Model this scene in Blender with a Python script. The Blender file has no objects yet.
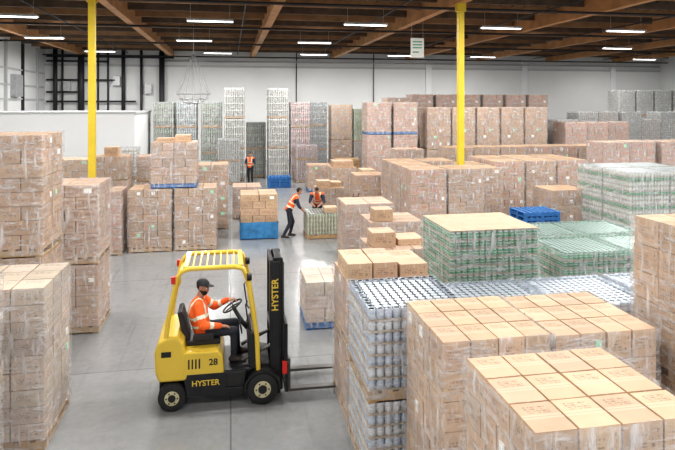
import bpy, bmesh, math, random
from mathutils import Vector, Matrix
random.seed(7)
scene = bpy.context.scene
V = Vector

# ------------------------------------------------------------------ materials
class NT:
    def __init__(s, name):
        s.mat = bpy.data.materials.new(name); s.mat.use_nodes = True
        s.nt = s.mat.node_tree; s.nt.nodes.clear()
        s.out = s.nt.nodes.new('ShaderNodeOutputMaterial')
        s.b = s.nt.nodes.new('ShaderNodeBsdfPrincipled')
        s.nt.links.new(s.b.outputs[0], s.out.inputs[0])
    def n(s, t, **k):
        x = s.nt.nodes.new(t)
        for a, b in k.items(): setattr(x, a, b)
        return x
    def l(s, a, b): s.nt.links.new(a, b)
    def math(s, op, a, b=None, c=None):
        x = s.n('ShaderNodeMath', operation=op)
        for i, v in enumerate((a, b, c)):
            if v is None: continue
            if isinstance(v, (int, float)): x.inputs[i].default_value = v
            else: s.l(v, x.inputs[i])
        return x.outputs[0]
    def mix(s, fac, a, b, blend='MIX'):
        x = s.n('ShaderNodeMix', data_type='RGBA', blend_type=blend)
        for sock, v in ((x.inputs[0], fac), (x.inputs[6], a), (x.inputs[7], b)):
            if isinstance(v, (int, float)): sock.default_value = v
            elif isinstance(v, tuple): sock.default_value = (v[0], v[1], v[2], 1)
            else: s.l(v, sock)
        return x.outputs[2]
    def noise(s, scale, detail=3, vec=None, rough=.5):
        x = s.n('ShaderNodeTexNoise'); x.inputs['Scale'].default_value = scale
        x.inputs['Detail'].default_value = detail; x.inputs['Roughness'].default_value = rough
        if vec is not None: s.l(vec, x.inputs['Vector'])
        return x.outputs[0]
    def coord(s, which='Object'):
        return s.n('ShaderNodeTexCoord').outputs[which]
    def ramp(s, fac, p0, c0, p1, c1):
        x = s.n('ShaderNodeValToRGB'); s.l(fac, x.inputs[0])
        e = x.color_ramp.elements
        e[0].position = p0; e[0].color = (*c0, 1); e[1].position = p1; e[1].color = (*c1, 1)
        return x.outputs[0]

def simple(name, col, rough=.5, metal=0., var=.12, scale=6., coat=0., bump=0.):
    m = NT(name); co = m.coord()
    ns = m.noise(scale, 4, co)
    c0 = tuple(x*(1-var) for x in col); c1 = tuple(min(1, x*(1+var)) for x in col)
    m.l(m.ramp(ns, .3, c0, .7, c1), m.b.inputs['Base Color'])
    m.b.inputs['Roughness'].default_value = rough; m.b.inputs['Metallic'].default_value = metal
    m.b.inputs['Coat Weight'].default_value = coat
    if bump:
        b = m.n('ShaderNodeBump'); b.inputs['Strength'].default_value = bump; m.l(ns, b.inputs['Height'])
        b.inputs['Distance'].default_value = .01
        m.l(b.outputs[0], m.b.inputs['Normal'])
    return m.mat

def emis(name, col, st):
    m = NT(name); m.b.inputs['Base Color'].default_value = (*col, 1)
    m.b.inputs['Emission Color'].default_value = (*col, 1); m.b.inputs['Emission Strength'].default_value = st
    return m.mat

def carton_mat(name, top, ink=None):
    m = NT(name)
    at = m.n('ShaderNodeAttribute', attribute_name='tint').outputs['Color']
    uv = m.n('ShaderNodeUVMap').outputs[0]
    sp = m.n('ShaderNodeSeparateXYZ'); m.l(uv, sp.inputs[0]); u, v = sp.outputs[0], sp.outputs[1]
    ns = m.noise(2.5, 4, m.coord())
    base = m.mix(1.0, at, m.ramp(ns, .3, (.86, .85, .84), .7, (1.06, 1.06, 1.06)), 'MULTIPLY')
    def rect(u0, u1, v0, v1):
        a = m.math('MULTIPLY', m.math('GREATER_THAN', u, u0), m.math('LESS_THAN', u, u1))
        b = m.math('MULTIPLY', m.math('GREATER_THAN', v, v0), m.math('LESS_THAN', v, v1))
        return m.math('MULTIPLY', a, b)
    def letters(rows, dens):
        mp = m.n('ShaderNodeMapping'); m.l(uv, mp.inputs[0]); mp.inputs['Scale'].default_value = (dens, rows*.5, 1)
        nz = m.noise(1.0, 1, mp.outputs[0])
        rowm = m.math('GREATER_THAN', m.math('FRACT', m.math('MULTIPLY', v, rows)), .45)
        return m.math('MULTIPLY', rowm, m.math('GREATER_THAN', nz, .5))
    dark = m.mix(1.0, base, (.36, .33, .33), 'MULTIPLY')
    if top:
        tape = m.math('LESS_THAN', m.math('ABSOLUTE', m.math('SUBTRACT', v, .5)), .075)
        seam = m.math('LESS_THAN', m.math('ABSOLUTE', m.math('SUBTRACT', v, .5)), .012)
        c = m.mix(m.math('MULTIPLY', tape, .3), base, (.70, .56, .42))
        c = m.mix(m.math('MULTIPLY', seam, .35), c, (.2, .13, .08))
        t = m.math('MULTIPLY', rect(.2, .8, .62, .88), letters(14, 22))
        c = m.mix(m.math('MULTIPLY', t, .75), c, dark)
    else:
        if ink:
            blk = m.math('MAXIMUM', rect(.1, .5, .22, .8), rect(.6, .9, .45, .7))
            c = m.mix(m.math('MULTIPLY', blk, .6), base, ink)
            t = m.math('MULTIPLY', rect(.14, .46, .3, .72), letters(12, 8))
            c = m.mix(m.math('MULTIPLY', t, .6), c, (.7, .6, .5))
        else:
            t = m.math('MULTIPLY', rect(.12, .6, .3, .72), letters(9, 18))
            t2 = m.math('MULTIPLY', rect(.72, .9, .2, .8), letters(5, 9))
            c = m.mix(m.math('MULTIPLY', m.math('MAXIMUM', t, t2), .7), base, dark)
        tape = m.math('MULTIPLY', m.math('LESS_THAN', m.math('ABSOLUTE', m.math('SUBTRACT', u, .5)), .04), m.math('GREATER_THAN', v, .72))
        c = m.mix(m.math('MULTIPLY', tape, .4), c, (.70, .56, .42))
    m.l(c, m.b.inputs['Base Color']); m.b.inputs['Roughness'].default_value = .62
    return m.mat

def can_mat(name):
    m = NT(name)
    at = m.n('ShaderNodeAttribute', attribute_name='tint').outputs['Color']
    uv = m.n('ShaderNodeUVMap').outputs[0]
    sp = m.n('ShaderNodeSeparateXYZ'); m.l(uv, sp.inputs[0]); u, v = sp.outputs[0], sp.outputs[1]
    lab = m.math('MULTIPLY', m.math('GREATER_THAN', v, .12), m.math('LESS_THAN', v, .86))
    band = m.math('MULTIPLY', m.math('GREATER_THAN', v, .42), m.math('LESS_THAN', v, .55))
    lc = m.mix(m.math('MULTIPLY', band, .45), at, (.8, .8, .77))
    c = m.mix(lab, (.55, .56, .56), lc)
    m.l(c, m.b.inputs['Base Color'])
    m.l(m.math('SUBTRACT', .75, m.math('MULTIPLY', lab, .7)), m.b.inputs['Metallic'])
    m.b.inputs['Roughness'].default_value = .35
    return m.mat

def lid_mat():
    m = NT('can_lid')
    at = m.n('ShaderNodeAttribute', attribute_name='tint').outputs['Color']
    c = m.mix(.35, (.60, .63, .66), at)
    m.l(c, m.b.inputs['Base Color']); m.b.inputs['Metallic'].default_value = .7; m.b.inputs['Roughness'].default_value = .36
    return m.mat

def film_mat(name, lo, hi):
    m = NT(name)
    co = m.coord()
    mp = m.n('ShaderNodeMapping'); m.l(co, mp.inputs[0]); mp.inputs['Scale'].default_value = (2.2, 2.2, 10)
    mp.inputs['Rotation'].default_value = (.35, .2, 0)
    nz = m.noise(1.6, 7, mp.outputs[0], .68)
    mp2 = m.n('ShaderNodeMapping'); m.l(co, mp2.inputs[0]); mp2.inputs['Scale'].default_value = (7, 7, 1.2)
    nz2 = m.noise(2.0, 4, mp2.outputs[0], .6)
    mxn = m.math('MAXIMUM', nz, m.math('MULTIPLY', nz2, .95))
    fac = m.ramp(mxn, .48, (lo,)*3, .74, (hi,)*3)
    m.b.inputs['Base Color'].default_value = (.86, .86, .88, 1); m.b.inputs['Roughness'].default_value = .14
    b = m.n('ShaderNodeBump'); b.inputs['Strength'].default_value = 1.0; b.inputs['Distance'].default_value = .03
    m.l(mxn, b.inputs['Height']); m.l(b.outputs[0], m.b.inputs['Normal'])
    tr = m.n('ShaderNodeBsdfTransparent'); mx = m.n('ShaderNodeMixShader')
    m.l(fac, mx.inputs[0]); m.l(tr.outputs[0], mx.inputs[1]); m.l(m.b.outputs[0], mx.inputs[2])
    m.l(mx.outputs[0], m.out.inputs[0])
    return m.mat

def floor_mat():
    m = NT('polished_concrete'); co = m.coord()
    n1 = m.noise(.35, 5, co, .6); n2 = m.noise(9, 5, co, .6); n3 = m.noise(1.7, 6, co, .7)
    a = m.ramp(n1, .3, (.24, .248, .255), .7, (.325, .33, .335))
    b = m.ramp(n2, .3, (.92, .92, .92), .7, (1.04, 1.04, 1.04))
    c = m.mix(1.0, a, b, 'MULTIPLY')
    c = m.mix(1.0, c, m.ramp(n3, .3, (.84, .84, .83), .48, (1, 1, 1)), 'MULTIPLY')
    mp = m.n('ShaderNodeMapping'); m.l(co, mp.inputs[0]); mp.inputs['Scale'].default_value = (5, .35, 1)
    n4 = m.noise(1.0, 5, mp.outputs[0], .6)
    c = m.mix(1.0, c, m.ramp(n4, .32, (.84, .84, .84), .42, (1, 1, 1)), 'MULTIPLY')
    sp = m.n('ShaderNodeSeparateXYZ'); m.l(co, sp.inputs[0])
    def joint(o, per):
        f = m.math('FRACT', m.math('DIVIDE', o, per))
        return m.math('LESS_THAN', f, .0045)
    j = m.math('MAXIMUM', joint(sp.outputs[0], 5.2), joint(sp.outputs[1], 5.2))
    c = m.mix(m.math('MULTIPLY', j, .6), c, (.09, .09, .09))
    m.l(c, m.b.inputs['Base Color'])
    m.l(m.ramp(n3, .3, (.28,)*3, .7, (.13,)*3), m.b.inputs['Roughness'])
    return m.mat

M_SIDE = carton_mat('carton_side', False); M_TOP = carton_mat('carton_top', True)
M_SRED = carton_mat('carton_side_red_print', False, (.40, .12, .10)); M_SBRN = carton_mat('carton_side_brown_print', False, (.25, .13, .08))
M_CAN = can_mat('can_body'); M_LID = lid_mat()
M_FILM = film_mat('stretch_film', .12, .72); M_FLOOR = floor_mat()
M_WOOD = simple('pallet_wood', (.42, .28, .15), .8, 0, .25, 5)
M_BLUE = simple('pallet_blue', (.03, .15, .40), .6, 0, .15, 5)
M_BFILM = simple('blue_wrap', (.05, .22, .45), .3, 0, .3, 5, bump=.4)
M_CORE = simple('core_dark', (.05, .05, .05), .8)
M_SHEET = simple('tier_sheet', (.44, .34, .24), .7)
M_PAPER = simple('paper_white', (.85, .85, .83), .6, var=.03)
M_GPAPER = simple('paper_green', (.35, .75, .5), .6, var=.05)
M_WALL = simple('wall_paint', (.72, .73, .73), .7, 0, .03, .4)
M_WALL2 = simple('office_paint', (.78, .79, .80), .7, 0, .02, .5)
M_TRIM = simple('wall_band', (.48, .49, .50), .7, 0, .03, .5)
M_DECK = simple('roof_deck', (.17, .15, .135), .85, 0, .3, .8)
M_JOIST = simple('joist_wood', (.12, .085, .06), .8, 0, .25, 2)
M_GLU = simple('glulam_beam', (.48, .255, .11), .6, 0, .2, 1.5)
M_PURL = simple('purlin_wood', (.30, .17, .085), .7, 0, .25, 1.5)
M_PIPE = simple('black_pipe', (.025, .025, .03), .5)
M_GALV = simple('galvanised', (.5, .51, .52), .45, .5)
M_YPOST = simple('yellow_post_paint', (.70, .52, .04), .5, 0, .08, 2)
M_YEL = simple('forklift_yellow', (.72, .51, .06), .3, 0, .04, 3, coat=.4)
M_BLK = simple('black_steel', (.018, .018, .02), .42, .1, .2)
M_RUB = simple('rubber', (.025, .025, .025), .8, 0, .2, 12)
M_SEAT = simple('seat_vinyl', (.02, .02, .025), .5)
M_HUB = simple('wheel_hub', (.55, .50, .32), .5)
M_RED = simple('red_paint', (.6, .03, .02), .4)
M_STEEL = simple('fork_steel', (.13, .125, .12), .4, .7)
M_ORANGE = simple('hivis_orange', (.95, .15, .025), .7, 0, .12, 18, bump=.5)
M_SILV = simple('reflective_tape', (.78, .80, .66), .4, 0, .05)
M_DENIM = simple('dark_trousers', (.025, .028, .04), .8, 0, .2, 20, bump=.3)
M_NAVY = simple('navy_shirt', (.03, .04, .07), .8, 0, .2, 20, bump=.3)
M_SKIN = simple('skin', (.40, .21, .135), .5, 0, .06)
M_LIP = simple('lips', (.28, .09, .07), .5)
M_HAIR = simple('hair_dark', (.018, .013, .011), .7)
M_BOOT = simple('boots', (.05, .04, .035), .6)
M_EYE = simple('eye_white', (.8, .8, .78), .3, var=.02)
M_CAP = simple('cap_grey', (.035, .04, .05), .7)
M_SKYL = emis('skylight_panel', (.95, .98, 1), 3.5)
M_LAMP = emis('fluorescent_tube', (1, .99, .95), 6.0)
M_SIGN = simple('sign_white', (.82, .84, .82), .5, var=.02)
M_SGRN = simple('sign_green', (.08, .35, .18), .5)

# ------------------------------------------------------------------ mesh builder
class MB:
    def __init__(s):
        s.v = []; s.f = []; s.m = []; s.s = []; s.uv = []; s.c = []; s.mats = []
    def slot(s, mat):
        if mat not in s.mats: s.mats.append(mat)
        return s.mats.index(mat)
    def add(s, vs, fs, mat, smooth=False, uvs=None, tint=(1, 1, 1)):
        b = len(s.v); s.v.extend([tuple(x) for x in vs])
        ml = isinstance(mat, list)
        for i, fc in enumerate(fs):
            s.f.append(tuple(b+k for k in fc)); s.m.append(s.slot(mat[i] if ml else mat)); s.s.append(smooth)
            s.uv.append(uvs[i] if uvs else [(0, 0)]*len(fc)); s.c.append(tint)
    def box(s, a, b, mat, top=None, tint=(1, 1, 1), rz=0):
        x0, y0, z0 = a; x1, y1, z1 = b
        vs = [V(p) for p in ((x0,y0,z0),(x1,y0,z0),(x1,y1,z0),(x0,y1,z0),(x0,y0,z1),(x1,y0,z1),(x1,y1,z1),(x0,y1,z1))]
        if rz:
            c = V(((x0+x1)/2, (y0+y1)/2, 0)); R = Matrix.Rotation(rz, 3, 'Z'); vs = [c+R @ (p-c) for p in vs]
        fs = [(0,3,2,1),(4,5,6,7),(0,1,5,4),(1,2,6,5),(2,3,7,6),(3,0,4,7)]
        q = [(0,0),(1,0),(1,1),(0,1)]
        uvs = [q]*6
        if y1-y0 > x1-x0: uvs = [q, [(0,1),(0,0),(1,0),(1,1)], q, q, q, q]
        mm = [top or mat, top or mat, mat, mat, mat, mat]
        s.add(vs, fs, mm, False, uvs, tint)
    def prism(s, prof, y0, y1, mat):
        n = len(prof)
        vs = [(x, y0, z) for x, z in prof]+[(x, y1, z) for x, z in prof]
        fs = [tuple(range(n)), tuple(range(2*n-1, n-1, -1))]
        fs += [(i, i+n, (i+1) % n+n, (i+1) % n) for i in range(n)]
        s.add(vs, fs, mat)
    def lathe(s, o, ax, prof, mat, n=24, smooth=True, tint=(1,1,1)):
        o = V(o); ax = V(ax).normalized()
        r = V((1,0,0)) if abs(ax.x) < .9 else V((0,1,0))
        e1 = (r-ax*r.dot(ax)).normalized(); e2 = ax.cross(e1)
        vs = []
        for (rr, t) in prof:
            for i in range(n):
                a = 2*math.pi*i/n
                vs.append(o+ax*t+(e1*math.cos(a)+e2*math.sin(a))*rr)
        fs = []; uvs = []; m = len(prof)
        for j in range(m-1):
            for i in range(n):
                k = (i+1) % n
                fs.append((j*n+i, j*n+k, (j+1)*n+k, (j+1)*n+i))
                uvs.append([(i/n, j/(m-1)), ((i+1)/n, j/(m-1)), ((i+1)/n, (j+1)/(m-1)), (i/n, (j+1)/(m-1))])
        fs.append(tuple(range(n-1, -1, -1))); uvs.append([(0, 0)]*n)
        fs.append(tuple((m-1)*n+i for i in range(n))); uvs.append([(0, 0)]*n)
        s.add(vs, fs, mat, smooth, uvs, tint)
    def cyl(s, a, b, r, mat, n=10, smooth=True):
        a = V(a); b = V(b); L = (b-a).length
        s.lathe(a, b-a, [(r, 0), (r, L)], mat, n, smooth)
    def tube(s, path, rad, mat, n=8, closed=False, smooth=True):
        P = [V(p) for p in path]
        if not isinstance(rad, (list, tuple)): rad = [rad]*len(P)
        k = len(P); vs = []; ref = None
        for i, p in enumerate(P):
            if closed: t = (P[(i+1) % k]-P[i-1]).normalized()
            else: t = (P[min(i+1, k-1)]-P[max(i-1, 0)]).normalized()
            if ref is None:
                ref = V((0,0,1)) if abs(t.z) < .8 else V((1,0,0))
            e1 = (ref-t*ref.dot(t)).normalized(); ref = e1; e2 = t.cross(e1)
            for j in range(n):
                a = 2*math.pi*j/n
                vs.append(p+(e1*math.cos(a)+e2*math.sin(a))*rad[i])
        fs = []
        for i in range(k if closed else k-1):
            i2 = (i+1) % k
            for j in range(n):
                j2 = (j+1) % n
                fs.append((i*n+j, i*n+j2, i2*n+j2, i2*n+j))
        if not closed:
            fs.append(tuple(range(n-1, -1, -1))); fs.append(tuple((k-1)*n+j for j in range(n)))
        s.add(vs, fs, mat, smooth)
    def ell(s, c, R, rad, mat, n=14, m=9, zmin=None):
        c = V(c); vs = []; fs = []
        for j in range(m+1):
            ph = math.pi*j/m
            for i in range(n):
                a = 2*math.pi*i/n
                z = math.cos(ph); q = math.sin(ph)
                if j in (0, m): q = .02
                if zmin is not None and z < zmin: z = zmin
                vs.append(c+R @ V((q*math.cos(a)*rad[0], q*math.sin(a)*rad[1], z*rad[2])))
        for j in range(m):
            for i in range(n):
                k = (i+1) % n
                fs.append((j*n+i, (j+1)*n+i, (j+1)*n+k, j*n+k))
        fs.append(tuple(range(n))); fs.append(tuple(m*n+i for i in range(n-1, -1, -1)))
        s.add(vs, fs, mat, True)
    def capsule(s, a, b, ra, rb, mat):
        a = V(a); b = V(b)
        L = (b-a).length; st = []
        for k in range(5):
            t = math.pi/2*k/4; st.append((max(.002, ra*math.sin(t)), -ra*math.cos(t)))
        for k in range(5):
            t = math.pi/2*k/4; st.append((max(.002, rb*math.cos(t)), L+rb*math.sin(t)))
        s.lathe(a, b-a, st, mat, 14)
    def loft(s, secs, mat, n=18):
        vs = []; fs = []
        for c, w, d, hw, hd in secs:
            for i in range(n):
                a = 2*math.pi*i/n
                vs.append(V(c)+w*math.cos(a)*hw+d*math.sin(a)*hd)
        for j in range(len(secs)-1):
            for i in range(n):
                k = (i+1) % n
                fs.append((j*n+i, j*n+k, (j+1)*n+k, (j+1)*n+i))
        fs.append(tuple(range(n-1, -1, -1))); fs.append(tuple((len(secs)-1)*n+i for i in range(n)))
        s.add(vs, fs, mat, True)
    def append_mesh(s, me, fn, X=None):
        b = len(s.v)
        s.v.extend([tuple(v.co) for v in me.vertices])
        for p in me.polygons:
            s.f.append(tuple(b+k for k in p.vertices)); s.m.append(s.slot(fn(p.center))); s.s.append(True)
            s.uv.append([(0, 0)]*len(p.vertices)); s.c.append((1, 1, 1))
    def mesh(s, name, recalc=False):
        me = bpy.data.meshes.new(name); me.from_pydata(s.v, [], s.f)
        for m in s.mats: me.materials.append(m)
        me.polygons.foreach_set('material_index', s.m); me.polygons.foreach_set('use_smooth', s.s)
        ul = me.uv_layers.new(name='UVMap'); ca = me.color_attributes.new('tint', 'FLOAT_COLOR', 'CORNER')
        fu = []; fc = []
        for u, c in zip(s.uv, s.c):
            for q in u: fu.extend(q); fc.extend((c[0], c[1], c[2], 1))
        ul.data.foreach_set('uv', fu); ca.data.foreach_set('color', fc)
        if recalc:
            bm = bmesh.new(); bm.from_mesh(me); bmesh.ops.recalc_face_normals(bm, faces=bm.faces); bm.to_mesh(me); bm.free()
        me.update()
        return me
    def obj(s, name, parent=None, loc=(0, 0, 0), rz=0, bevel=0, recalc=False):
        o = bpy.data.objects.new(name, s.mesh(name, recalc or bevel > 0)); scene.collection.objects.link(o)
        o.location = loc; o.rotation_euler = (0, 0, rz)
        if parent: o.parent = parent
        if bevel:
            b = o.modifiers.new('bevel', 'BEVEL'); b.width = bevel; b.segments = 3; b.limit_method = 'ANGLE'
        return o

# ------------------------------------------------------------------ room
XL, XR, YF, YB, ZC = -13.5, 38.0, -3.0, 47.0, 8.95
def room_box(name, a, b, mat):
    m = MB(); m.box(a, b, mat); return m.obj(name)
room_box('floor', (XL, YF, -.2), (XR, YB, 0), M_FLOOR)
room_box('ceiling', (XL, YF, ZC), (XR, YB, ZC+.2), M_DECK)
room_box('wall_back', (XL-.2, YB, -.2), (XR+.2, YB+.2, ZC+.2), M_WALL)
room_box('wall_left', (XL-.2, YF, -.2), (XL, YB, ZC+.2), M_WALL)
room_box('wall_right', (XR, YF, -.2), (XR+.2, YB, ZC+.2), M_WALL)
for i, x in enumerate((16, 24.6, 33)):
    room_box('trim_%d' % (i+1), (x, YB-.14, 0), (x+.5, YB, 8.3), M_WALL2)
room_box('trim_4', (XL, YB-.1, 7.25), (XR, YB, 7.4), M_TRIM)
# beams
GX = [-10.8, -4.38, 1.75, 8.1, 14.4, 20.7, 27.0, 33.3]
for x in GX:
    room_box('glulam_beam', (x-.16, YF, 8.05), (x+.16, YB, 8.85), M_GLU)
mb = MB(); y = -2.; k = 0
while y < YB:
    mb.box((XL, y-.07, 8.42), (XR, y+.07, 8.93), M_PURL if k % 2 else M_JOIST); y += 2.0; k += 1
mb.obj('roof_purlins')
mb = MB(); x = XL+.3
while x < XR:
    mb.box((x-.035, YF, 8.70), (x+.035, YB, 8.949), M_JOIST); x += .55
mb.obj('roof_joists')
# posts
for (x, y) in ((-4.38, 20.2), (8.1, 19.95)):
    mb = MB(); r = .105
    mb.box((-r, -r, 0), (r, r, 8.045), M_YPOST)
    mb.box((-.19, -.19, 0), (.19, .19, .02), M_YPOST)
    mb.box((-.16, -.14, 7.75), (.16, .14, 8.045), M_YPOST)
    mb.obj('yellow_support_post', loc=(x, y, 0), bevel=.012)
# sprinkler pipes
mb = MB()
for x in (-7.6, .6, 6.6, 12.8, 19.2, 25.6, 32.2):
    mb.cyl((x, YF, 8.3), (x, YB-.2, 8.3), .035, M_PIPE, 8)
for y in (13, 20.8, 28, 35.8, 45.8):
    mb.cyl((XL+.2, y, 7.99), (XR-.2, y, 7.99), .05, M_PIPE, 8)
mb.obj('sprinkler_pipes')
# risers on back wall, left
mb = MB()
for x, z0, r in ((-12.7, 3, .16), (-12.2, 3, .08), (-10.9, 3, .24), (-9.7, 3.5, .07), (-9.0, 3, .07), (-7.9, 3.4, .14), (-6.6, 0, .1), (-5.1, 0, .2), (5.2, 0, .04), (11.5, 0, .04)):
    mb.cyl((x, YB-.3, z0 if z0 else 0.0), (x, YB-.3, 8.6), r, M_PIPE, 10)
for z, x1 in ((7.95, -4.2), (7.6, -9.0), (6.2, -8.5), (5.3, -10.9), (4.6, -7.0)):
    mb.cyl((XL+.2, YB-.32, z), (x1, YB-.32, z), .07, M_PIPE, 8)
mb.cyl((-5, YB-.32, 7.7), (XR-.3, YB-.32, 7.7), .05, M_GALV, 8)
for x, z in ((-11.9, 5.4), (-8.4, 5.8), (-6.1, 5.2)):
    mb.box((x-.25, YB-.35, z), (x+.25, YB-.1, z+.7), M_GALV)
mb.obj('wall_pipework')
mb = MB()
for k, y in enumerate((33, 36, 39, 42, 45)):
    mb.box((XL, y-.08, 0), (XL+.16, y+.08, 8.4), M_PIPE if k % 2 else M_TRIM)
for z in (4.7, 5.6, 6.6):
    mb.box((XL, 31, z), (XL+.1, 46.5, z+.1), M_TRIM)
mb.box((XL, 40, 4.9), (XL+.3, 41.4, 6.3), M_GALV)
mb.obj('trim_5')
# office block
mb = MB(); mb.box((XL, 31, 0), (-4.7, 37, 3.95), M_WALL2); mb.box((XL, 30.96, 3.95), (-4.64, 37.05, 4.05), M_TRIM)
mb.box((-9.5, 30.95, 0), (-8.6, 31, 2.1), M_TRIM)
mb.obj('office_partition')

# skylights
for (x, y) in ((4.8, 31), (-8.2, 31), (17.3, 31), (4.8, 15), (-8.2, 15), (17.3, 15), (30, 31)):
    mb = MB(); mb.box((-.75, -.6, -.01), (.75, .6, .0), M_SKYL)
    for a, b in (((-.85, -.7, -.03), (-.75, .7, .0)), ((.75, -.7, -.03), (.85, .7, .0)), ((-.85, -.7, -.03), (.85, -.6, .0)), ((-.85, .6, -.03), (.85, .7, .0))):
        mb.box(a, b, M_GALV)
    mb.obj('skylight', loc=(x, y, ZC-.255))
# fluorescent fixtures with real lights
for r_, y in enumerate((1.5, 9.5, 17, 25, 33, 41)):
    for x in (-9.2, -1.6, 5.0, 11.3, 17.6, 24, 31):
        if y > 20 and x > 10 and (r_+int(x)) % 2: continue
        xx = x+(.8 if r_ % 2 else -.3)
        mb = MB()
        mb.box((-.95, -.16, .0), (.95, .16, .05), M_GALV)
        mb.box((-.95, -.2, -.03), (.95, -.16, .05), M_GALV); mb.box((-.95, .16, -.03), (.95, .2, .05), M_GALV)
        mb.cyl((-.92, -.07, -.03), (.92, -.07, -.03), .02, M_LAMP, 8); mb.cyl((-.92, .07, -.03), (.92, .07, -.03), .02, M_LAMP, 8)
        for sx in (-.8, .8): mb.cyl((sx, 0, .05), (sx, 0, 1.0), .008, M_GALV, 6)
        fx = mb.obj('fluorescent_light', loc=(xx, y, 7.9))
        ld = bpy.data.lights.new('tube_light', 'AREA'); ld.shape = 'RECTANGLE'; ld.size = 1.85; ld.size_y = .3
        ld.energy = 320 if y < 30 else 380; ld.color = (1, .985, .955)
        lo = bpy.data.objects.new('tube_light', ld); scene.collection.objects.link(lo)
        lo.parent = fx; lo.location = (0, 0, -.06)
# hanging sign
mb = MB(); mb.box((-.28, -.01, 0), (.28, .01, .8), M_SIGN)
for z in (.62, .5, .38, .2): mb.box((-.2, -.014, z), (.2 if z > .3 else .05, -.01, z+.05), M_SGRN)
for sx in (-.24, .24): mb.cyl((sx, 0, .8), (sx, 0, 2.2), .006, M_GALV, 6)
mb.obj('hanging_sign', loc=(7.55, 23.2, 6.35))
# hanging wire fixture
mb = MB()
for r, z in ((.85, 0), (.7, -.25), (.4, -.45)):
    mb.tube([(r*math.cos(a*math.pi/9), r*math.sin(a*math.pi/9), z) for a in range(18)], .025, M_GALV, 6, True)
for a in range(12):
    t = a*2*math.pi/12
    c, s_ = math.cos(t), math.sin(t)
    mb.tube([(.12*c, .12*s_, -.5), (.4*c, .4*s_, -.45), (.7*c, .7*s_, -.25), (.85*c, .85*s_, 0), (.5*c, .5*s_, .8), (.05*c, .05*s_, 2)], .015, M_GALV, 5)
mb.cyl((0, 0, 2), (0, 0, 3.9), .015, M_GALV, 6)
mb.obj('hanging_wire_basket', loc=(-1.8, 30.5, 4.95))

# ------------------------------------------------------------------ pallet loads
def pallet(mb, w, d, z, mat):
    h = .14
    for i in range(3):
        y = i*(d-.09)/2; mb.box((.005, y, z+.02), (w-.005, y+.09, z+.115), mat)
        x = i*(w-.1)/2; mb.box((x, 0, z), (x+.1, d, z+.02), mat)
    n = 7
    for i in range(n):
        x = i*(w-.11)/(n-1); mb.box((x, 0, z+.115), (x+.11, d, z+h), mat)
    return h

def film(mb, w, d, z0, z1, mat=None, amp=.022):
    ns = 9; rows = max(4, int((z1-z0)/.12)); P = []
    for i in range(ns): P.append((w*i/ns, 0, 0, -1))
    for i in range(ns): P.append((w, d*i/ns, 1, 0))
    for i in range(ns): P.append((w-w*i/ns, d, 0, 1))
    for i in range(ns): P.append((0, d-d*i/ns, -1, 0))
    n = len(P); vs = []; fs = []
    for r in range(rows+1):
        z = z0+(z1-z0)*r/rows
        for (x, y, nx, ny) in P:
            o = .008+random.random()*amp
            ex = (x < .01)*-1+(x > w-.01)*1; ey = (y < .01)*-1+(y > d-.01)*1
            vs.append((x+(nx or ex)*o, y+(ny or ey)*o, z+random.uniform(-.01, .01)))
    for r in range(rows):
        for i in range(n):
            k = (i+1) % n; fs.append((r*n+i, r*n+k, (r+1)*n+k, (r+1)*n+i))
    mb.add(vs, fs, mat or M_FILM, True)

def vary(t, a=.08):
    k = 1+random.uniform(-a, a); return tuple(min(1, c*k*(1+random.uniform(-.02, .02))) for c in t)

def cartons(mb, w, d, z, h, n, tint, jit=.009, labels=.12, side=None):
    nx, ny, nz = n; lh = h/nz; side = side or M_SIDE
    for k in range(nz):
        a, b = (nx, ny) if (k % 2 == 0 or nx == ny) else (ny, nx)
        dx, dy = w/a, d/b
        for i in range(a):
            for j in range(b):
                if 0 < i < a-1 and 0 < j < b-1 and k < nz-1: continue
                r = lambda: random.uniform(0, jit)
                x0 = i*dx+.005+r(); x1 = (i+1)*dx-.005-r(); y0 = j*dy+.005+r(); y1 = (j+1)*dy-.005-r()
                mb.box((x0, y0, z+k*lh+.002), (x1, y1, z+(k+1)*lh-.006), side, M_TOP, vary(tint, .12), rz=random.uniform(-.014, .014))
                if random.random() < labels:
                    c = random.choice([M_PAPER, M_PAPER, M_PAPER, M_GPAPER]); lz = z+k*lh+lh*.3
                    if j == 0: mb.box((x0+dx*.55, y0-.008, lz), (x0+dx*.78, y0, lz+lh*.4), c)
                    elif i == 0: mb.box((x0-.008, y0+dy*.5, lz), (x0, y0+dy*.75, lz+lh*.4), c)
                    elif i == a-1: mb.box((x1, y0+dy*.5, lz), (x1+.008, y0+dy*.75, lz+lh*.4), c)
    mb.box((.06, .06, z+.01), (w-.06, d-.06, z+h-lh*.6), M_CORE)
    return h

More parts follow.
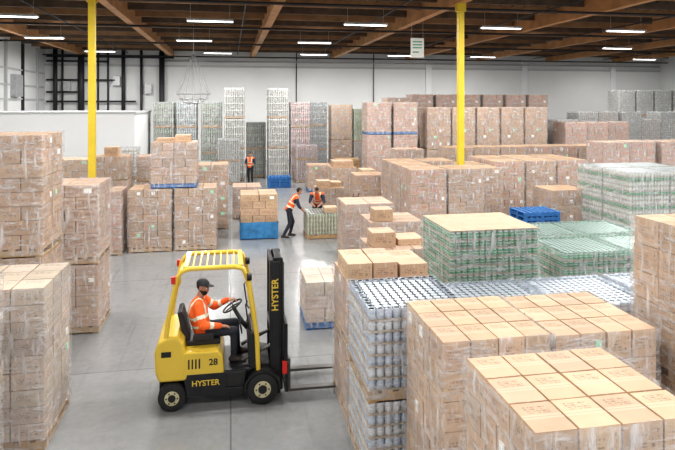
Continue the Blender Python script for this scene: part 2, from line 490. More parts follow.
def cans(mb, w, d, z, layers, tint, r=.048, ch=.125, sides=9, sheet=True, tints=None):
    nx = int(w/(2*r)); ny = int(d/(2*r)); sx = w/nx; sy = d/ny
    prof = [(r*.9, 0), (r*.97, .01), (r*.97, ch-.012), (r*.86, ch)]
    for k in range(layers):
        zz = z+k*(ch+.012)
        lt = tints[k % len(tints)] if tints else tint
        if sheet: mb.box((0, 0, zz), (w, d, zz+.01), M_SHEET)
        for i in range(nx):
            for j in range(ny):
                edge = i in (0, nx-1) or j in (0, ny-1)
                c = ((i+.5)*sx, (j+.5)*sy, zz+.011)
                if edge: mb.lathe(c, (0, 0, 1), prof, M_CAN, sides, True, vary(lt, .15))
                if k == layers-1:
                    mb.lathe((c[0], c[1], zz+ch-.006 if not edge else zz+ch+.008), (0, 0, 1), [(r*.93, 0), (r*.93, .006), (r*.78, .006), (r*.76, .003)], M_LID, 10, False, tint)
        mb.box((sx*.9, sy*.9, zz+.01), (w-sx*.9, d-sy*.9, zz+ch-.008), M_CORE)
    return layers*(ch+.012)+.006

CACHE = {}
def stack(name, x, y, w, d, tiers, rz=None, extra=None, key=None):
    if key and key in CACHE: me = CACHE[key]
    else:
        mb = MB(); z = 0
        for t in tiers:
            if t.get('pal', 'wood'):
                z += pallet(mb, w, d, z, M_BLUE if t.get('pal') == 'blue' else M_WOOD)
            z0 = z
            if t['t'] == 'c': z += cartons(mb, w, d, z, t['h'], t['n'], t['tint'], t.get('jit', .009), t.get('lab', .1), t.get('side'))
            else: z += cans(mb, w, d, z, t['n'], t['tint'], sides=t.get('sides', 9), r=t.get('r', .048), ch=t.get('ch', .125), tints=t.get('tints'))
            if t.get('wrap', True): film(mb, w, d, z0-.1, z+.005, M_BFILM if t.get('wrap') == 'blue' else None)
            if t.get('cap'): mb.box((.0, .0, z), (w, d, z+.012), M_SHEET); z += .012
        if extra: extra(mb, w, d, z)
        me = mb.mesh(name)
        if key: CACHE[key] = me
    o = bpy.data.objects.new(name, me); scene.collection.objects.link(o)
    o.location = (x, y, 0); o.rotation_euler = (0, 0, rz if rz is not None else random.uniform(-.012, .012))
    return o

BR = (.45, .295, .185); PK = (.47, .33, .245); LT = (.54, .38, .255); TP = (.50, .41, .34); DK = (.38, .22, .13)
def C(h, n, tint=BR, **k): return dict(t='c', h=h, n=n, tint=tint, **k)
def K(n, tint, **k): return dict(t='k', n=n, tint=tint, **k)
PC = 'pallet_of_cartons'; KC = 'pallet_of_cans'

def loose(boxes, tint=LT):
    def f(mb, w, d, z):
        for (x0, y0, x1, y1, dz, h) in boxes:
            mb.box((x0*w, y0*d, z+dz), (x1*w, y1*d, z+dz+h), M_SIDE, M_TOP, vary(tint), rz=random.uniform(-.03, .03))
    return f

# left side
stack(PC, -3.7, 5.95, 1.2, 1.2, [C(1.25, (3, 2, 5), TP), C(1.1, (3, 2, 4), BR)])
stack(PC, -3.6, 8.2, 1.24, 1.25, [C(1.97, (3, 3, 9), TP, pal='wood')])
stack(PC, -4.3, 10.3, 1.3, 1.2, [C(1.85, (3, 2, 8), BR), C(1.85, (4, 2, 8), BR)], rz=0)
stack(PC, -3.78, 12.2, 1.25, 1.2, [C(1.2, (3, 3, 6), PK), C(1.42, (3, 2, 6), PK, side=M_SBRN)])
stack(PC, -5.2, 12.6, 1.25, 1.2, [C(1.3, (3, 3, 6), PK), C(1.2, (3, 2, 6), PK)])
stack(PC, -4.35, 18.3, 1.2, 1.1, [C(1.75, (3, 3, 8), PK, side=M_SRED)])
stack(PC, -2.98, 18.5, 1.25, 1.15, [C(1.76, (3, 3, 7), BR)], rz=0)
stack(PC, -1.66, 18.5, 1.25, 1.15, [C(1.76, (3, 3, 7), BR)], rz=0)
o = stack(PC, -2.35, 18.55, 1.35, 1.1, [C(1.25, (4, 2, 5), PK, pal='blue')], extra=loose([(.1, .2, .5, .7, 0, .12), (.5, .3, .85, .9, 0, .2)], LT))
o.location.z = 1.905
stack(PC, -1.3, 21.5, 1.25, 1.2, [C(2.15, (3, 2, 8), BR)])
stack(PC, -2.7, 21.6, 1.25, 1.2, [C(1.8, (3, 2, 8), PK)])
stack(PC, .1, 23.2, 1.1, 1.2, [C(1.1, (3, 2, 4), PK)])
stack(PC, -6.7, 24.5, 1.3, 1.2, [C(1.1, (3, 2, 4), BR), C(.9, (3, 2, 4), LT)])
stack(PC, -5.3, 24.5, 1.3, 1.2, [C(1.3, (3, 2, 5), BR), C(.8, (3, 2, 3), BR)], extra=loose([(.3, .2, .7, .7, 0, .35)], LT))
stack(KC, -5.4, 27.3, 1.3, 1.2, [K(7, (.7, .7, .68)), K(9, (.65, .66, .66))], key='sv')
stack(PC, -3.8, 25.5, 1.2, 1.2, [C(1.1, (3, 2, 4), PK), C(.9, (3, 2, 4), PK)])
stack(PC, -7.0, 18.8, 1.2, 1.2, [C(1.9, (3, 2, 7), BR)])
stack(PC, -8.6, 22.8, 1.2, 1.2, [C(1.9, (3, 2, 7), TP)])

# far tall can stacks
SG = (.20, .28, .22); SS = (.44, .48, .46); SB = (.28, .36, .40); SP = (.46, .29, .29); GR = (.05, .33, .16)
def tall(x, y, tint, key, nl=11, tiers=3):
    t2 = tuple(min(1, c*1.7) for c in tint)
    stack(KC, x, y, 1.14, 1.2, [K(nl, tint, sides=7, r=.06, ch=.125, tints=[tint, tint, t2]) for _ in range(tiers)], key=key)
for x, y, tt, key, nl, ti in ((-4.35, 35.6, SG, 'a1', 10, 3), (-3.05, 35.4, SB, 'a5', 10, 3), (-1.6, 35.2, SG, 'a1', 10, 3), (-.3, 34.7, SS, 'a2', 12, 3),
    (1.0, 36.0, SG, 'a3', 11, 2), (2.25, 35.0, SS, 'a2', 12, 3), (3.55, 34.8, SP, 'a4', 10, 3), (2.3, 36.4, SS, 'a2', 11, 3),
    (-.3, 36.2, SS, 'a2', 11, 3), (-1.7, 36.6, SG, 'a1', 10, 3), (-4.3, 37.3, SG, 'a1', 10, 3), (4.85, 36.5, SB, 'a5', 10, 3)):
    tall(x, y, tt, key, nl, ti)
stack(KC, -2.2, 31.6, 1.2, 1.2, [K(9, SG, sides=7, r=.06)], key='lo')
stack(KC, -.65, 33.0, 1.2, 1.2, [K(8, SS, sides=7, r=.06), K(8, SS, sides=7, r=.06)], key='lo2')
stack(KC, 3.7, 33.2, 1.2, 1.2, [K(8, SP, sides=7, r=.06), K(5, SP, sides=7, r=.06)], key='lo3')

# middle distance, centre
stack(PC, .34, 19.6, 1.22, 1.2, [C(.42, (3, 2, 2), (.05, .25, .5), wrap='blue', lab=0, pal='blue'), C(.92, (3, 2, 4), LT, pal=None, wrap=False)])
stack(KC, 2.5, 19.3, 1.1, 1.1, [K(5, (.45, .5, .38), wrap=False)], extra=loose([(.55, .1, .95, .5, 0, .18)]))
stack(PC, 3.2, 16.3, 1.4, 1.25, [C(1.5, (3, 2, 6), PK)])
stack(PC, 1.48, 11.6, 1.15, 1.1, [C(.8, (3, 2, 3), (.60, .50, .43), pal='blue')])
stack(PC, 2.85, 11.7, 1.35, 1.2, [C(1.35, (3, 2, 5), PK)], extra=loose([(.05, .2, .42, .65, 0, .3), (.48, .3, .9, .8, 0, .12)]))
stack(PC, 3.3, 13.7, 1.3, 1.2, [C(1.5, (3, 2, 6), PK)], extra=loose([(.1, .1, .45, .5, 0, .28)]))
stack(PC, 4.9, 22.8, 1.2, 1.2, [C(1.5, (3, 2, 5), BR)])
stack(PC, 4.7, 27.3, 1.2, 1.2, [C(1.3, (3, 2, 4), BR)], extra=loose([(.1, .1, .9, .9, 0, .3)]))
stack(PC, 5.6, 25.2, 1.2, 1.2, [C(1.0, (3, 2, 4), LT)], extra=loose([(.1, .1, .6, .9, 0, .4)]))
stack(PC, 3.6, 24.6, 1.2, 1.1, [C(.75, (3, 2, 3), BR)], extra=loose([(.05, .1, .5, .6, 0, .3), (.55, .3, .95, .9, 0, .2)]))
stack(PC, 3.9, 29.6, 1.2, 1.1, [C(1.2, (3, 2, 4), BR, pal='blue')])
mb = MB(); z = 0
for k in range(11): z += pallet(mb, 1.2, 1.0, z, M_WOOD)
mb.obj('stack_of_pallets', loc=(5.5, 30.2, 0))
mb = MB(); z = 0
for k in range(8): z += pallet(mb, 1.2, 1.0, z, M_BLUE)
mb.obj('stack_of_pallets', loc=(8.9, 16.8, 0))
mb = MB(); z = 0
for k in range(4): z += pallet(mb, 1.2, 1.0, z, M_BLUE)
mb.obj('stack_of_pallets', loc=(2.0, 31.3, 0))
# hand pallet jack beside the workers
mb = MB()
for yy in (-.19, .19): mb.box((.0, yy-.08, .06), (1.1, yy+.08, .11), M_RED)
mb.box((-.22, -.2, .06), (.02, .2, .3), M_RED); mb.tube([(-.15, 0, .3), (-.35, 0, 1.1)], .02, M_BLK)
mb.tube([(-.35, -.14, 1.22), (-.32, -.14, 1.1), (-.32, .14, 1.1), (-.35, .14, 1.22)], .016, M_BLK)
for yy in (-.06, .06): mb.lathe((-.14, yy-.03, .09), (0, 1, 0), [(.09, 0), (.09, .06)], M_RUB, 16)
for yy in (-.19, .19): mb.lathe((1.0, yy-.04, .045), (0, 1, 0), [(.045, 0), (.045, .08)], M_RUB, 12)
mb.obj('pallet_jack', loc=(4.3, 21.2, 0), rz=2.2)
stack(PC, 6.1, 35.5, 1.3, 1.2, [C(2.1, (3, 2, 8), BR), C(2.0, (3, 2, 8), LT)])
stack(KC, 7.5, 35.4, 1.3, 1.2, [K(14, (.4, .33, .3), sides=7), K(14, (.26, .42, .15), sides=7)], key='gp')
stack(PC, 6.6, 28.1, 1.2, 1.2, [C(2.8, (3, 2, 11), PK, pal='blue', side=M_SRED), C(1.45, (3, 2, 6), PK, pal='blue', side=M_SRED)])
stack(PC, 7.95, 28.1, 1.2, 1.2, [C(2.8, (3, 2, 11), PK, pal='wood', side=M_SRED), C(1.45, (3, 2, 6), PK, pal='blue', side=M_SRED)])
stack(PC, 8.4, 31.0, 1.2, 1.2, [C(2.2, (3, 2, 9), PK, side=M_SBRN), C(2.3, (3, 2, 9), PK, side=M_SBRN)])
for i in range(6):
    stack(PC, 10.0+i*1.4, 31.6, 1.2, 1.2, [C(2.2, (3, 2, 9), PK, side=M_SBRN), C(2.5, (3, 2, 9), PK, side=M_SRED)], key='bk2')
# big brown block
for i in range(3):
    for j in range(3):
        if i == 2 and j == 0: continue
        if i == 1 and j == 1: continue
        hh = 2.2 if i < 2 else 2.05
        stack(PC, 5.75+i*1.28, 18.3+j*1.32, 1.2, 1.2, [C(hh, (3, 2, 8), BR, side=M_SRED if (i, j) == (0, 0) else M_SBRN)], key='bb%d%d' % (i, min(j, 1)))
for i in range(3):
    for j in range(2):
        stack(PC, 9.6+i*1.28, 20.4+j*1.3, 1.2, 1.2, [C(2.2, (3, 2, 8), BR, side=M_SBRN if i == 1 else M_SRED)], key='bc%d' % (i % 3))
stack(PC, 6.9, 24.1, 1.22, 1.0, [C(1.15, (3, 2, 4), PK), C(1.1, (3, 2, 4), PK)], key='bd')
stack(PC, 10.3, 17.7, 1.3, 1.2, [C(1.5, (3, 2, 6), BR)])
for i in range(8):
    stack(PC, 9.6+i*1.3, 25.2, 1.22, 1.2, [C(2.35, (3, 2, 8), BR, side=M_SRED if i in (3, 4, 6) else None)], key='r12%d' % (i in (3, 4, 6)))
for i in range(5):
    stack(PC, 9.7+i*1.32, 28.2, 1.22, 1.2, [C(2.0, (3, 2, 6), BR, lab=.25), C(2.0, (3, 2, 6), BR, side=M_SBRN if i == 0 else None)], key='r11%d' % min(i, 1))
for i in range(9):
    tt = [(.5, .48, .46), (.42, .47, .47)][i % 2]
    stack(KC, 17.9+i*1.32, 30+.1*(i % 3), 1.24, 1.2, [K(13, tt, sides=7, r=.06), K(14, tt, sides=7, r=.06)] if i % 4 else [K(13, tt, sides=7, r=.06), K(11, tt, sides=7, r=.06)], key='fr%d%d' % (i % 2, 1 if i % 4 else 0))
for i in range(2, 5):
    stack(PC, 14.6+i*1.32, 28.0+.1*i, 1.24, 1.2, [C(1.5, (3, 2, 5), PK, side=M_SRED), C(1.7, (3, 2, 6), PK, side=M_SRED)], key='rp')
for i in range(9):
    stack(PC, 15.5+i*1.4, 22.5+.2*(i % 2), 1.24, 1.2, [C(1.25, (3, 2, 4), PK, side=M_SBRN), C(1.3, (3, 2, 4), PK, side=M_SRED)], key='fb%d' % (i % 2))
for i in range(4):
    stack(KC, 26+i*1.4, 36, 1.24, 1.2, [K(12, SS, sides=7, r=.06)]*3, key='fx')

# right group
for i in range(2):
    for j in range(2):
        stack(KC, 11.4+i*1.35, 15.3+j*1.35, 1.3, 1.3, [K(17, SS, tints=[(.06, .30, .14), (.6, .62, .58), (.55, .6, .54)])], key='r8', rz=0)
stack(KC, 3.38, 8.75, 1.5, 1.35, [K(8, GR, tints=[(.04, .26, .13), (.03, .22, .13), (.4, .52, .44)]), K(8, GR, tints=[(.03, .23, .09), (.04, .29, .13)], cap=True)], rz=0)
for (gx, gy) in ((5.9, 9.7), (7.25, 9.7), (5.9, 11.1), (7.25, 11.1)):
    stack(KC, gx, gy, 1.3, 1.25, [K(12, (.05, .32, .16), tints=[(.03, .26, .12), (.12, .38, .22)])], rz=0, key='gl')
# near right
BLc = (.42, .52, .66)
stack(KC, 1.6, 6.75, 1.22, 1.2, [K(6, BLc, tints=[(.42, .5, .62), (.58, .6, .62)]), K(7, BLc, tints=[(.42, .5, .64), (.56, .6, .64)])], rz=0)
for i in range(2):
    stack(KC, 2.86+i*1.3, 6.78, 1.25, 1.25, [K(13, BLc)], rz=0, key='nb')
stack(KC, 5.5, 6.78, 1.25, 1.25, [K(13, BLc)], rz=0, key='nb')
stack(PC, 1.62, 8.05, 1.25, 1.2, [C(.9, (3, 3, 4), PK), C(.8, (3, 3, 4), PK)], rz=0, extra=loose([(.02, .1, .3, .8, 0, .24), (.32, .1, .6, .8, 0, .24), (.62, .1, .95, .8, 0, .2)], LT))
stack(PC, 2.02, 5.42, 1.15, 1.22, [C(2.05, (4, 3, 7), LT, lab=.2)], rz=0)
stack(PC, 3.2, 5.42, 1.15, 1.22, [C(2.03, (4, 3, 7), LT)], rz=0)
stack(PC, 1.93, 3.5, 1.25, 1.15, [C(1.08, (3, 4, 4), LT), C(1.02, (3, 4, 4), LT, lab=.2)], rz=0)
stack(PC, 4.62, 4.95, 1.2, 1.2, [C(1.38, (3, 2, 5), BR), C(1.54, (3, 3, 5), LT, lab=.3)], rz=0)

# ------------------------------------------------------------------ humans
def remesh(mb, voxel, it=3):
    me = mb.mesh('tmp', True); o = bpy.data.objects.new('tmp', me); scene.collection.objects.link(o)
    r = o.modifiers.new('r', 'REMESH'); r.mode = 'VOXEL'; r.voxel_size = voxel; r.use_smooth_shade = True
    s = o.modifiers.new('s', 'SMOOTH'); s.iterations = it; s.factor = .5
    dg = bpy.context.evaluated_depsgraph_get(); dg.update()
    res = bpy.data.meshes.new_from_object(o.evaluated_get(dg))
    bpy.data.objects.remove(o)
    return res

def segd(p, a, b):
    ab = b-a; t = max(0, min(1, (p-a).dot(ab)/ab.length_squared)); return (p-(a+ab*t)).length, t

def hand(mb, w, d, n, s, curl, mat):
    w = V(w); d = V(d).normalized(); n = V(n); n = (n-d*n.dot(d)).normalized(); s_ = V(s); s_ = d.cross(n)*(1 if d.cross(n).dot(s_) > 0 else -1)
    R = Matrix((d, s_, n)).transposed()
    mb.ell(w+d*.048, R, (.055, .043, .018), mat, 12, 8)
    for i, (off, L) in enumerate(((.03, .072), (.010, .08), (-.010, .074), (-.030, .058))):
        p = w+d*.085+s_*off; pts = [w+d*.05+s_*off*.9, p]; ang = curl*.5
        for k in range(3):
            v = d*math.cos(ang)+n*math.sin(ang); p = p+v*L*(.42, .32, .26)[k]; pts.append(p); ang += curl
        mb.tube(pts, [.010, .0095, .009, .0085, .006], mat, 8)
    p = w+d*.02+s_*.035; v = (d*.6+s_*.7+n*.3).normalized(); q = p+v*.04; v2 = (d*.9+s_*.1+n*.5).normalized()
    mb.tube([w+d*.02+s_*.01, p, q, q+v2*.032], [.014, .013, .011, .008], mat, 8)

def human(name, J, P, loc, rz, parent=None, face=(1, 0, 0), headgear=None, beard=False, jacket=True, handspec=None, hair_long=False):
    J = {k: V(v) for k, v in J.items()}
    lat = J['shL']-J['shR']; lat.normalize()
    body = MB(); m = M_ORANGE; bk = 1.16 if jacket else 1.0
    pe, ch, ne, he = J['pelvis'], J['chest'], J['neck'], J['head']
    sp = [(pe+(pe-ch)*.25, .15, .12), (pe, .175, .135), (pe.lerp(ch, .5), .165*bk, .125*bk), (ch, .19*bk, .135*bk), (ch.lerp(ne, .55), .175*bk, .115*bk), (ne, .085, .08)]
    secs = []
    for i, (c, hw, hd) in enumerate(sp):
        t = (sp[min(i+1, 5)][0]-sp[max(i-1, 0)][0]).normalized(); dd = t.cross(lat).normalized()
        secs.append((c, lat, dd, hw, hd))
    body.loft(secs, m)
    body.capsule(ne-(ne-ch)*.1, he-(he-ne)*.2, .058, .054, m)
    for s in 'LR':
        body.capsule(J['sh'+s], J['el'+s], .073*bk, .056*bk, m); body.capsule(J['el'+s], J['wr'+s], .054*bk, .038*bk, m)
        body.capsule(ne.lerp(J['sh'+s], .3)-(ne-ch)*.08, J['sh'+s], .065, .07*bk, m)
        body.capsule(J['hip'+s], J['kn'+s], .098, .068, m); body.capsule(J['kn'+s], J['an'+s], .066, .048, m)
        a, t = J['an'+s], J['toe'+s]
        body.capsule(a-V((0, 0, .035))-(t-a).normalized()*.04, t, .048, .036, m)
    me = remesh(body, .014, 4)
    segs = []
    for s in 'LR':
        segs += [(J['sh'+s], J['el'+s], 'ua'), (J['el'+s], J['wr'+s], 'fa'), (J['hip'+s], J['kn'+s], 'th'), (J['kn'+s], J['an'+s], 'ca'), (J['an'+s]-V((0, 0, .04)), J['toe'+s], 'ft')]
    def fn(p):
        spine, ts = segd(p, pe, ne)
        if (p-he).length < .15 or (segd(p, ne, he)[0] < .075 and segd(p, ne, he)[1] > .15): return M_SKIN
        best = (spine-.09, ts, 'to')
        for a, b, l in segs:
            dd, t = segd(p, a, b)
            dd -= .06 if l in ('th',) else .04
            if dd < best[0]: best = (dd, t, l)
        _, t, l = best
        if l == 'th': return M_DENIM if t > .05 or not jacket else M_ORANGE
        if l == 'ca': return M_DENIM if t < .9 else M_BOOT
        if l == 'ft': return M_BOOT
        if l == 'ua': return (M_ORANGE if not (.5 < t < .68) else M_SILV) if jacket else (M_NAVY if t > .12 else M_ORANGE)
        if l == 'fa':
            if jacket: return M_ORANGE if not (.4 < t < .62) else M_SILV
            return M_NAVY if t < .5 else M_SKIN
        if ts <= 0.02 and (p-pe).dot((ne-pe).normalized()) < -.06: return M_DENIM
        lo = abs((p-ch).dot(lat))
        if .12 < ts < .22 or .42 < ts < .5 or (ts > .5 and .085 < lo < .13): return M_SILV
        return M_ORANGE
    out = MB(); out.append_mesh(me, fn)
    # head
    f = V(face).normalized(); u = (he-ne).normalized()*.4+V((0, 0, .6)); u = (u-f*u.dot(f)).normalized(); l = u.cross(f)
    R = Matrix((f, l, u)).transposed()
    hb = MB(); P_ = lambda a: he+R @ V(a)
    hb.ell(P_((-.012, 0, .03)), R, (.098, .078, .092), m, 20, 14); hb.ell(P_((.018, 0, -.02)), R, (.076, .066, .095), m, 20, 14)
    hb.ell(P_((.032, 0, -.075)), R, (.052, .05, .042), m); hb.ell(P_((.098, 0, -.012)), R, (.02, .014, .026), m)
    hb.ell(P_((.085, 0, .03)), R, (.014, .05, .01), m); hb.ell(P_((.085, 0, -.05)), R, (.013, .025, .014), m)
    for sg in (-1, 1): hb.ell(P_((-.005, sg*.076, -.008)), R, (.018, .012, .03), m)
    hm = remesh(hb, .007, 2); Ri = R.transposed()
    def hf(p):
        q = Ri @ (p-he)
        if (q.z > .062 and q.x < .09) or (q.x < -.02 and q.z > (-.12 if hair_long else -.05) and abs(q.y) < .2): return M_HAIR
        if beard and q.z < -.03 and q.x > -.01 and not (q.x > .082 and q.z > -.045): return M_HAIR
        return M_SKIN
    out.append_mesh(hm, hf)
    for sg in (-1, 1):
        out.ell(P_((.083, sg*.03, .012)), R, (.011, .014, .009), M_EYE, 10, 8); out.ell(P_((.091, sg*.03, .012)), R, (.005, .006, .006), M_HAIR, 8, 6)
        out.ell(P_((.093, sg*.031, .036)), R, (.006, .02, .005), M_HAIR, 8, 6)
    out.ell(P_((.096, 0, -.055)), R, (.006, .022, .006), M_LIP, 10, 6)
    if headgear == 'cap':
        out.ell(P_((-.008, 0, .05)), R, (.108, .088, .085), M_CAP, 20, 12, zmin=-.1)
        out.ell(P_((.115, 0, .055)), R, (.07, .065, .008), M_CAP, 16, 6)
    hs = handspec or {}
    for s in 'LR':
        d = (J['wr'+s]-J['el'+s]).normalized()
        dn = hs.get(s, dict(n=(0, 0, -1), curl=.5))
        dd = V(dn.get('d', d)).normalized()
        inner = V(dn.get('s', (0, 0, 1) if abs(d.z) < .6 else (1, 0, 0)))
        out.capsule(J['wr'+s]-d*.02, J['wr'+s]+dd*.03, .03, .025, M_SKIN)
        hand(out, J['wr'+s]+dd*.015, dd, dn['n'], inner, dn.get('curl', .5), M_SKIN)
    o = out.obj(name, parent, loc, rz)
    return o

driver = dict(pelvis=(-.24, 0, 1.0), chest=(-.31, 0, 1.27), neck=(-.28, 0, 1.48), head=(-.23, 0, 1.64),
    shL=(-.27, .2, 1.42), elL=(-.06, .3, 1.24), wrL=(.14, .2, 1.36), shR=(-.29, -.2, 1.42), elR=(-.22, -.31, 1.16), wrR=(.03, -.25, 1.12),
    hipL=(-.2, .09, .99), knL=(.26, .14, 1.02), anL=(.3, .14, .6), toeL=(.46, .15, .56), hipR=(-.2, -.09, .99), knR=(.25, -.16, 1.0), anR=(.24, -.17, .6), toeR=(.4, -.19, .56))
FX, FY = -.18, 9.38
human('forklift_driver', driver, None, (FX, FY, 0), 0, face=(.85, -.5, -.12), headgear='cap', beard=True,
      handspec={'L': dict(n=(.3, 0, -1), curl=.8, s=(0, -1, 0), d=(.8, -.1, .1)), 'R': dict(n=(0, 0, -1), curl=.45, s=(0, 1, 0), d=(1, .1, -.15))})
stoop = dict(pelvis=(-.1, 0, .93), chest=(.06, 0, 1.22), neck=(.17, 0, 1.4), head=(.25, 0, 1.53),
    shL=(.13, .19, 1.34), elL=(.22, .25, 1.07), wrL=(.36, .16, .93), shR=(.13, -.19, 1.34), elR=(.2, -.25, 1.07), wrR=(.34, -.17, .92),
    hipL=(-.1, .09, .9), knL=(.06, .12, .49), anL=(-.04, .13, .09), toeL=(.13, .15, .037), hipR=(-.1, -.09, .9), knR=(-.08, -.12, .48), anR=(-.3, -.13, .09), toeR=(-.13, -.15, .037))
human('warehouse_worker', stoop, None, (2.04, 19.75, 0), .05, face=(.8, .1, -.5), jacket=False)
lean = dict(stoop)
lean.update(chest=(.14, 0, 1.16), neck=(.3, 0, 1.3), head=(.42, 0, 1.4), shL=(.24, .19, 1.25), shR=(.24, -.19, 1.25), elL=(.36, .25, 1.0), elR=(.36, -.25, 1.0), wrL=(.56, .12, .93), wrR=(.55, -.14, .94))
human('warehouse_worker', lean, None, (3.1, 21.05, 0), -1.75, face=(.8, .2, -.5), jacket=False)
stand = dict(pelvis=(0, 0, .95), chest=(.01, 0, 1.27), neck=(0, 0, 1.48), head=(.02, 0, 1.62), shL=(0, .19, 1.42), shR=(0, -.19, 1.42),
    elL=(.03, .27, 1.14), elR=(.05, -.26, 1.14), wrL=(.25, .2, 1.08), wrR=(.25, -.2, 1.05), hipL=(0, .09, .92), hipR=(0, -.09, .92), knL=(.05, .11, .5), knR=(.0, -.11, .5),
    anL=(.02, .12, .09), anR=(-.1, -.12, .09), toeL=(.18, .14, .037), toeR=(.06, -.14, .037))
human('warehouse_worker', stand, None, (1.12, 33.2, 0), -1.9, jacket=False)

# ------------------------------------------------------------------ forklift
fk = bpy.data.objects.new('forklift', None); scene.collection.objects.link(fk); fk.location = (FX, FY, 0)
def part(name, fill, bevel=0, dx=0):
    mb = MB(); fill(mb); return mb.obj(name, fk, bevel=bevel, loc=(dx, 0, 0))
part('chassis', lambda m: (m.prism([(-.5, .52), (-.44, .2), (.38, .16), (.42, .52)], -.49, .49, M_BLK), m.box((-.85, -.28, .14), (-.3, .28, .5), M_BLK), m.box((.3, -.36, .16), (.78, .36, .55), M_BLK)), .012)
part('step', lambda m: (m.box((.12, -.53, .24), (.38, -.45, .30), M_BLK), m.box((.12, .45, .24), (.38, .53, .30), M_BLK), m.box((.14, -.5, .3), (.36, -.485, .5), M_RUB)), .006)
part('counterweight', lambda m: m.prism([(-.84, .43), (-.89, .58), (-.90, .86), (-.85, 1.02), (-.74, 1.09), (-.56, 1.09), (-.48, .98), (-.42, .5), (-.44, .43)], -.5, .5, M_YEL), .045)
part('battery_cover', lambda m: (m.prism([(-.5, .5), (-.52, .84), (.0, .84), (.08, .76), (.1, .5)], -.49, .49, M_YEL),), .025)
part('battery_vent', lambda m: [m.box((-.42+i*.05, -.496, .6), (-.4+i*.05, -.488, .74), M_BLK) for i in range(4)])
part('floor_plate', lambda m: m.box((.08, -.46, .5), (.5, .46, .53), M_BLK), .004)
part('front_cowl', lambda m: m.prism([(.46, .5), (.44, .95), (.5, 1.06), (.6, 1.0), (.64, .5)], -.44, .44, M_BLK), .02)
def fend(m):
    for sg in (-1, 1):
        y0, y1 = sorted((sg*.36, sg*.54)); pr = []
        for k in range(9):
            a = math.pi*(1-k/8); pr.append((.66+.28*math.cos(a), .235+.28*math.sin(a)))
        for k in range(9):
            a = math.pi*k/8; pr.append((.66+.25*math.cos(a), .235+.25*math.sin(a)))
        m.prism(pr, y0, y1, M_BLK)
part('front_fenders', fend)
def wheel(m, x, y, r, w):
    m.lathe((x, y-w/2, r), (0, 1, 0), [(r*.6, 0), (r*.93, 0), (r, w*.15), (r, w*.85), (r*.93, w), (r*.6, w)], M_RUB, 32)
    m.lathe((x, y-w/2-.004, r), (0, 1, 0), [(r*.52, 0), (r*.54, .01), (r*.54, w-.002), (r*.52, w+.008)], M_HUB, 28, False)
    m.lathe((x, y-w/2-.02, r), (0, 1, 0), [(r*.25, 0), (r*.28, .015), (r*.28, w+.025), (r*.25, w+.04)], M_BLK, 16, False)
    for k in range(6):
        a = k*math.pi/3; m.cyl((x+r*.4*math.cos(a), y-w/2-.012, r+r*.4*math.sin(a)), (x+r*.4*math.cos(a), y+w/2+.012, r+r*.4*math.sin(a)), .012, M_BLK, 6)
for x, yy, r, nm in ((-.65, .42, .2, 'rear'), (.66, .45, .235, 'front')):
    part('wheel_%s_1' % nm, lambda m: wheel(m, x, -yy, r, .17)); part('wheel_%s_2' % nm, lambda m: wheel(m, x, yy, r, .17))
part('seat', lambda m: (m.box((-.46, -.25, .84), (.04, .25, .92), M_SEAT), m.prism([(-.5, .9), (-.6, 1.34), (-.53, 1.36), (-.41, .92)], -.22, .22, M_SEAT), m.box((-.36, -.3, .93), (-.05, -.26, 1.03), M_SEAT)), .03)
def steer(m):
    c = V((.22, .08, 1.30)); n = V((-.5, 0, .85)).normalized(); e1 = V((0, 1, 0)); e2 = n.cross(e1)
    m.tube([c+(e1*math.cos(a*math.pi/12)+e2*math.sin(a*math.pi/12))*.16 for a in range(24)], .014, M_RUB, 8, True)
    for a in (0, 2.1, 4.2): m.cyl(c, c+(e1*math.cos(a)+e2*math.sin(a))*.155, .01, M_RUB, 6)
    m.tube([c, c-n*.3, (.46, .08, .95)], [.03, .035, .05], M_BLK, 10)
    for k in range(3): m.cyl((.36, -.3+k*.06, 1.0), (.33, -.3+k*.06, 1.15), .01, M_BLK, 6); m.ell((.33, -.3+k*.06, 1.16), Matrix.Identity(3), (.018, .018, .02), M_BLK, 8, 6)
part('steering_wheel', steer)
def guard(m):
    for sg in (-1, 1):
        y = sg*.45
        m.tube([(-.74, y, 1.02), (-.71, y, 1.3), (-.58, y, 1.93), (-.52, y, 2.02), (-.4, y, 2.06), (.26, y, 2.06), (.38, y, 2.02), (.44, y, 1.86), (.58, y, 1.0), (.6, y, .5)], .036, M_YEL, 10)
        m.tube([(-.68, y, 1.45), (-.6, y, 1.62), (-.62, y, 1.8)], .014, M_YEL, 8)
        m.tube([(.5, y+sg*.03, 1.1), (.46, y+sg*.05, 1.15), (.41, y+sg*.05, 1.5), (.44, y+sg*.03, 1.55)], .012, M_BLK, 8)
    for x in (-.46, .34): m.box((x-.035, -.45, 2.03), (x+.035, .45, 2.09), M_YEL)
    for k in range(7): x = -.37+k*.1; m.box((x, -.43, 2.045), (x+.022, .43, 2.08), M_YEL)
    m.box((-.58, -.45, 1.88), (-.54, .45, 1.93), M_YEL)
part('overhead_guard', guard, .008)
part('rear_lights', lambda m: (m.box((-.66, -.5, 1.86), (-.6, -.45, 1.96), M_RED), m.box((-.66, .45, 1.86), (-.6, .5, 1.96), M_RED), m.cyl((.43, -.5, 1.91), (.5, -.5, 1.91), .055, M_BLK, 14), m.cyl((.43, .42, 1.91), (.5, .42, 1.91), .055, M_BLK, 14)))
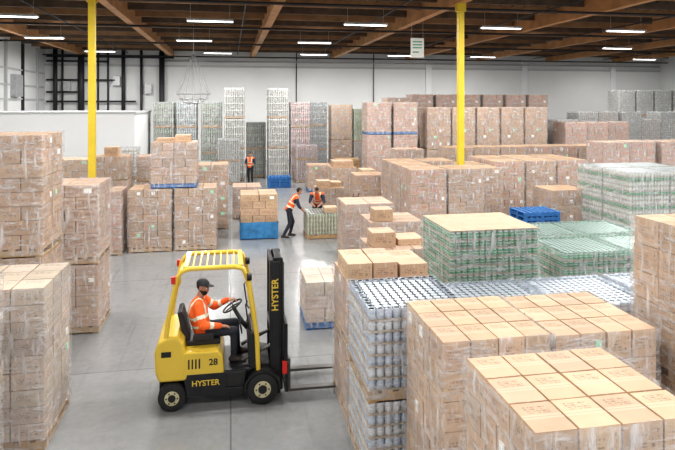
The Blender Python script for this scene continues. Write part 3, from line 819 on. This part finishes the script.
def mast(m):
    for sg in (-1, 1):
        y = sg*.34
        m.box((.72, y-.035, .08), (.74, y+.035, 2.08), M_BLK); m.box((.74, y-.02 if sg > 0 else y-.035, .08), (.86, y+.035 if sg > 0 else y+.02, 2.08), M_BLK); m.box((.86, y-.035, .08), (.88, y+.035, 2.08), M_BLK)
        yi = sg*.27
        m.box((.78, yi-.03, .1), (.92, yi+.03, 2.12), M_BLK); m.cyl((.77, sg*.2, .15), (.77, sg*.2, 2.0), .032, M_STEEL, 10)
        m.tube([(.95, sg*.08, .3), (.95, sg*.08, 2.0)], .012, M_STEEL, 6)
    for z in (.2, 1.0, 2.0): m.box((.72, -.36, z), (.77, .36, z+.1), M_BLK)
    m.box((.80, -.28, 2.0), (.9, .28, 2.12), M_BLK)
    m.cyl((.85, 0, .15), (.85, 0, 1.4), .05, M_STEEL, 12)
    for sg in (-1, 1): m.cyl((.3, sg*.3, .6), (.74, sg*.3, .8), .03, M_STEEL, 10)
DX = .06
part('mast', mast, .006, DX)
def carriage(m):
    for z in (.14, .5): m.box((.94, -.48, z), (.99, .48, z+.08), M_BLK)
    for y in (-.47, .44): m.box((.94, y, .14), (.98, y+.03, 1.15), M_BLK)
    m.box((.94, -.47, 1.12), (.98, .47, 1.16), M_BLK)
    for k in range(6): y = -.36+k*.14; m.box((.95, y, .55), (.97, y+.02, 1.13), M_BLK)
    m.box((.93, -.2, .3), (.96, .2, .46), M_RED); m.box((.9, -.5, .42), (.97, -.44, .6), M_RED)
part('carriage', carriage, .004, DX)
def forks(m):
    for y in (-.33, .33):
        m.prism([(.99, .6), (.99, .1), (2.0, .1), (2.0, .115), (1.6, .135), (1.03, .14), (1.03, .6)], y-.06, y+.06, M_STEEL)
part('forks', forks, .004, DX)
def text(name, s, size, mat, M, parent):
    c = bpy.data.curves.new(name, 'FONT'); c.body = s; c.size = size; c.extrude = .001; c.offset = size*.02; c.align_x = 'CENTER'; c.align_y = 'CENTER'
    c.materials.append(mat); o = bpy.data.objects.new(name, c); scene.collection.objects.link(o); o.parent = parent; o.matrix_local = M
def side(x, y, z): return Matrix(((1,0,0,x),(0,0,-1,y),(0,1,0,z),(0,0,0,1)))
text('side_lettering', 'HYSTER', .115, M_YEL, side(-.17, -.494, .38), fk)
text('number_decal', '28', .13, M_BLK, side(-.06, -.494, .68), fk)
text('mast_lettering', 'HYSTER', .14, M_YEL, Matrix(((0,-1,0,.8+DX),(0,0,-1,-.379),(1,0,0,1.58),(0,0,0,1))), fk)
part('data_plate', lambda m: (m.box((-.8, -.503, .8), (-.66, -.5, .88), M_BLK),))

# ------------------------------------------------------------------ world, camera
w = bpy.data.worlds.new('sky'); scene.world = w; w.use_nodes = True
bg = w.node_tree.nodes['Background']; bg.inputs[0].default_value = (.95, .97, 1, 1); bg.inputs[1].default_value = .75
cam = bpy.data.cameras.new('camera'); co = bpy.data.objects.new('camera', cam); scene.collection.objects.link(co)
co.location = (0, 0, 4.5); co.rotation_euler = (math.radians(90), 0, math.radians(-10.33))
cam.lens = 31.5; cam.sensor_width = 36; cam.shift_y = -.181; cam.clip_end = 200
scene.camera = co
scene.view_settings.view_transform = 'Standard'
for lk in ('Medium High Contrast', 'Standard - Medium High Contrast'):
    try:
        scene.view_settings.look = lk; break
    except Exception as e: pass
print('look', scene.view_settings.look)
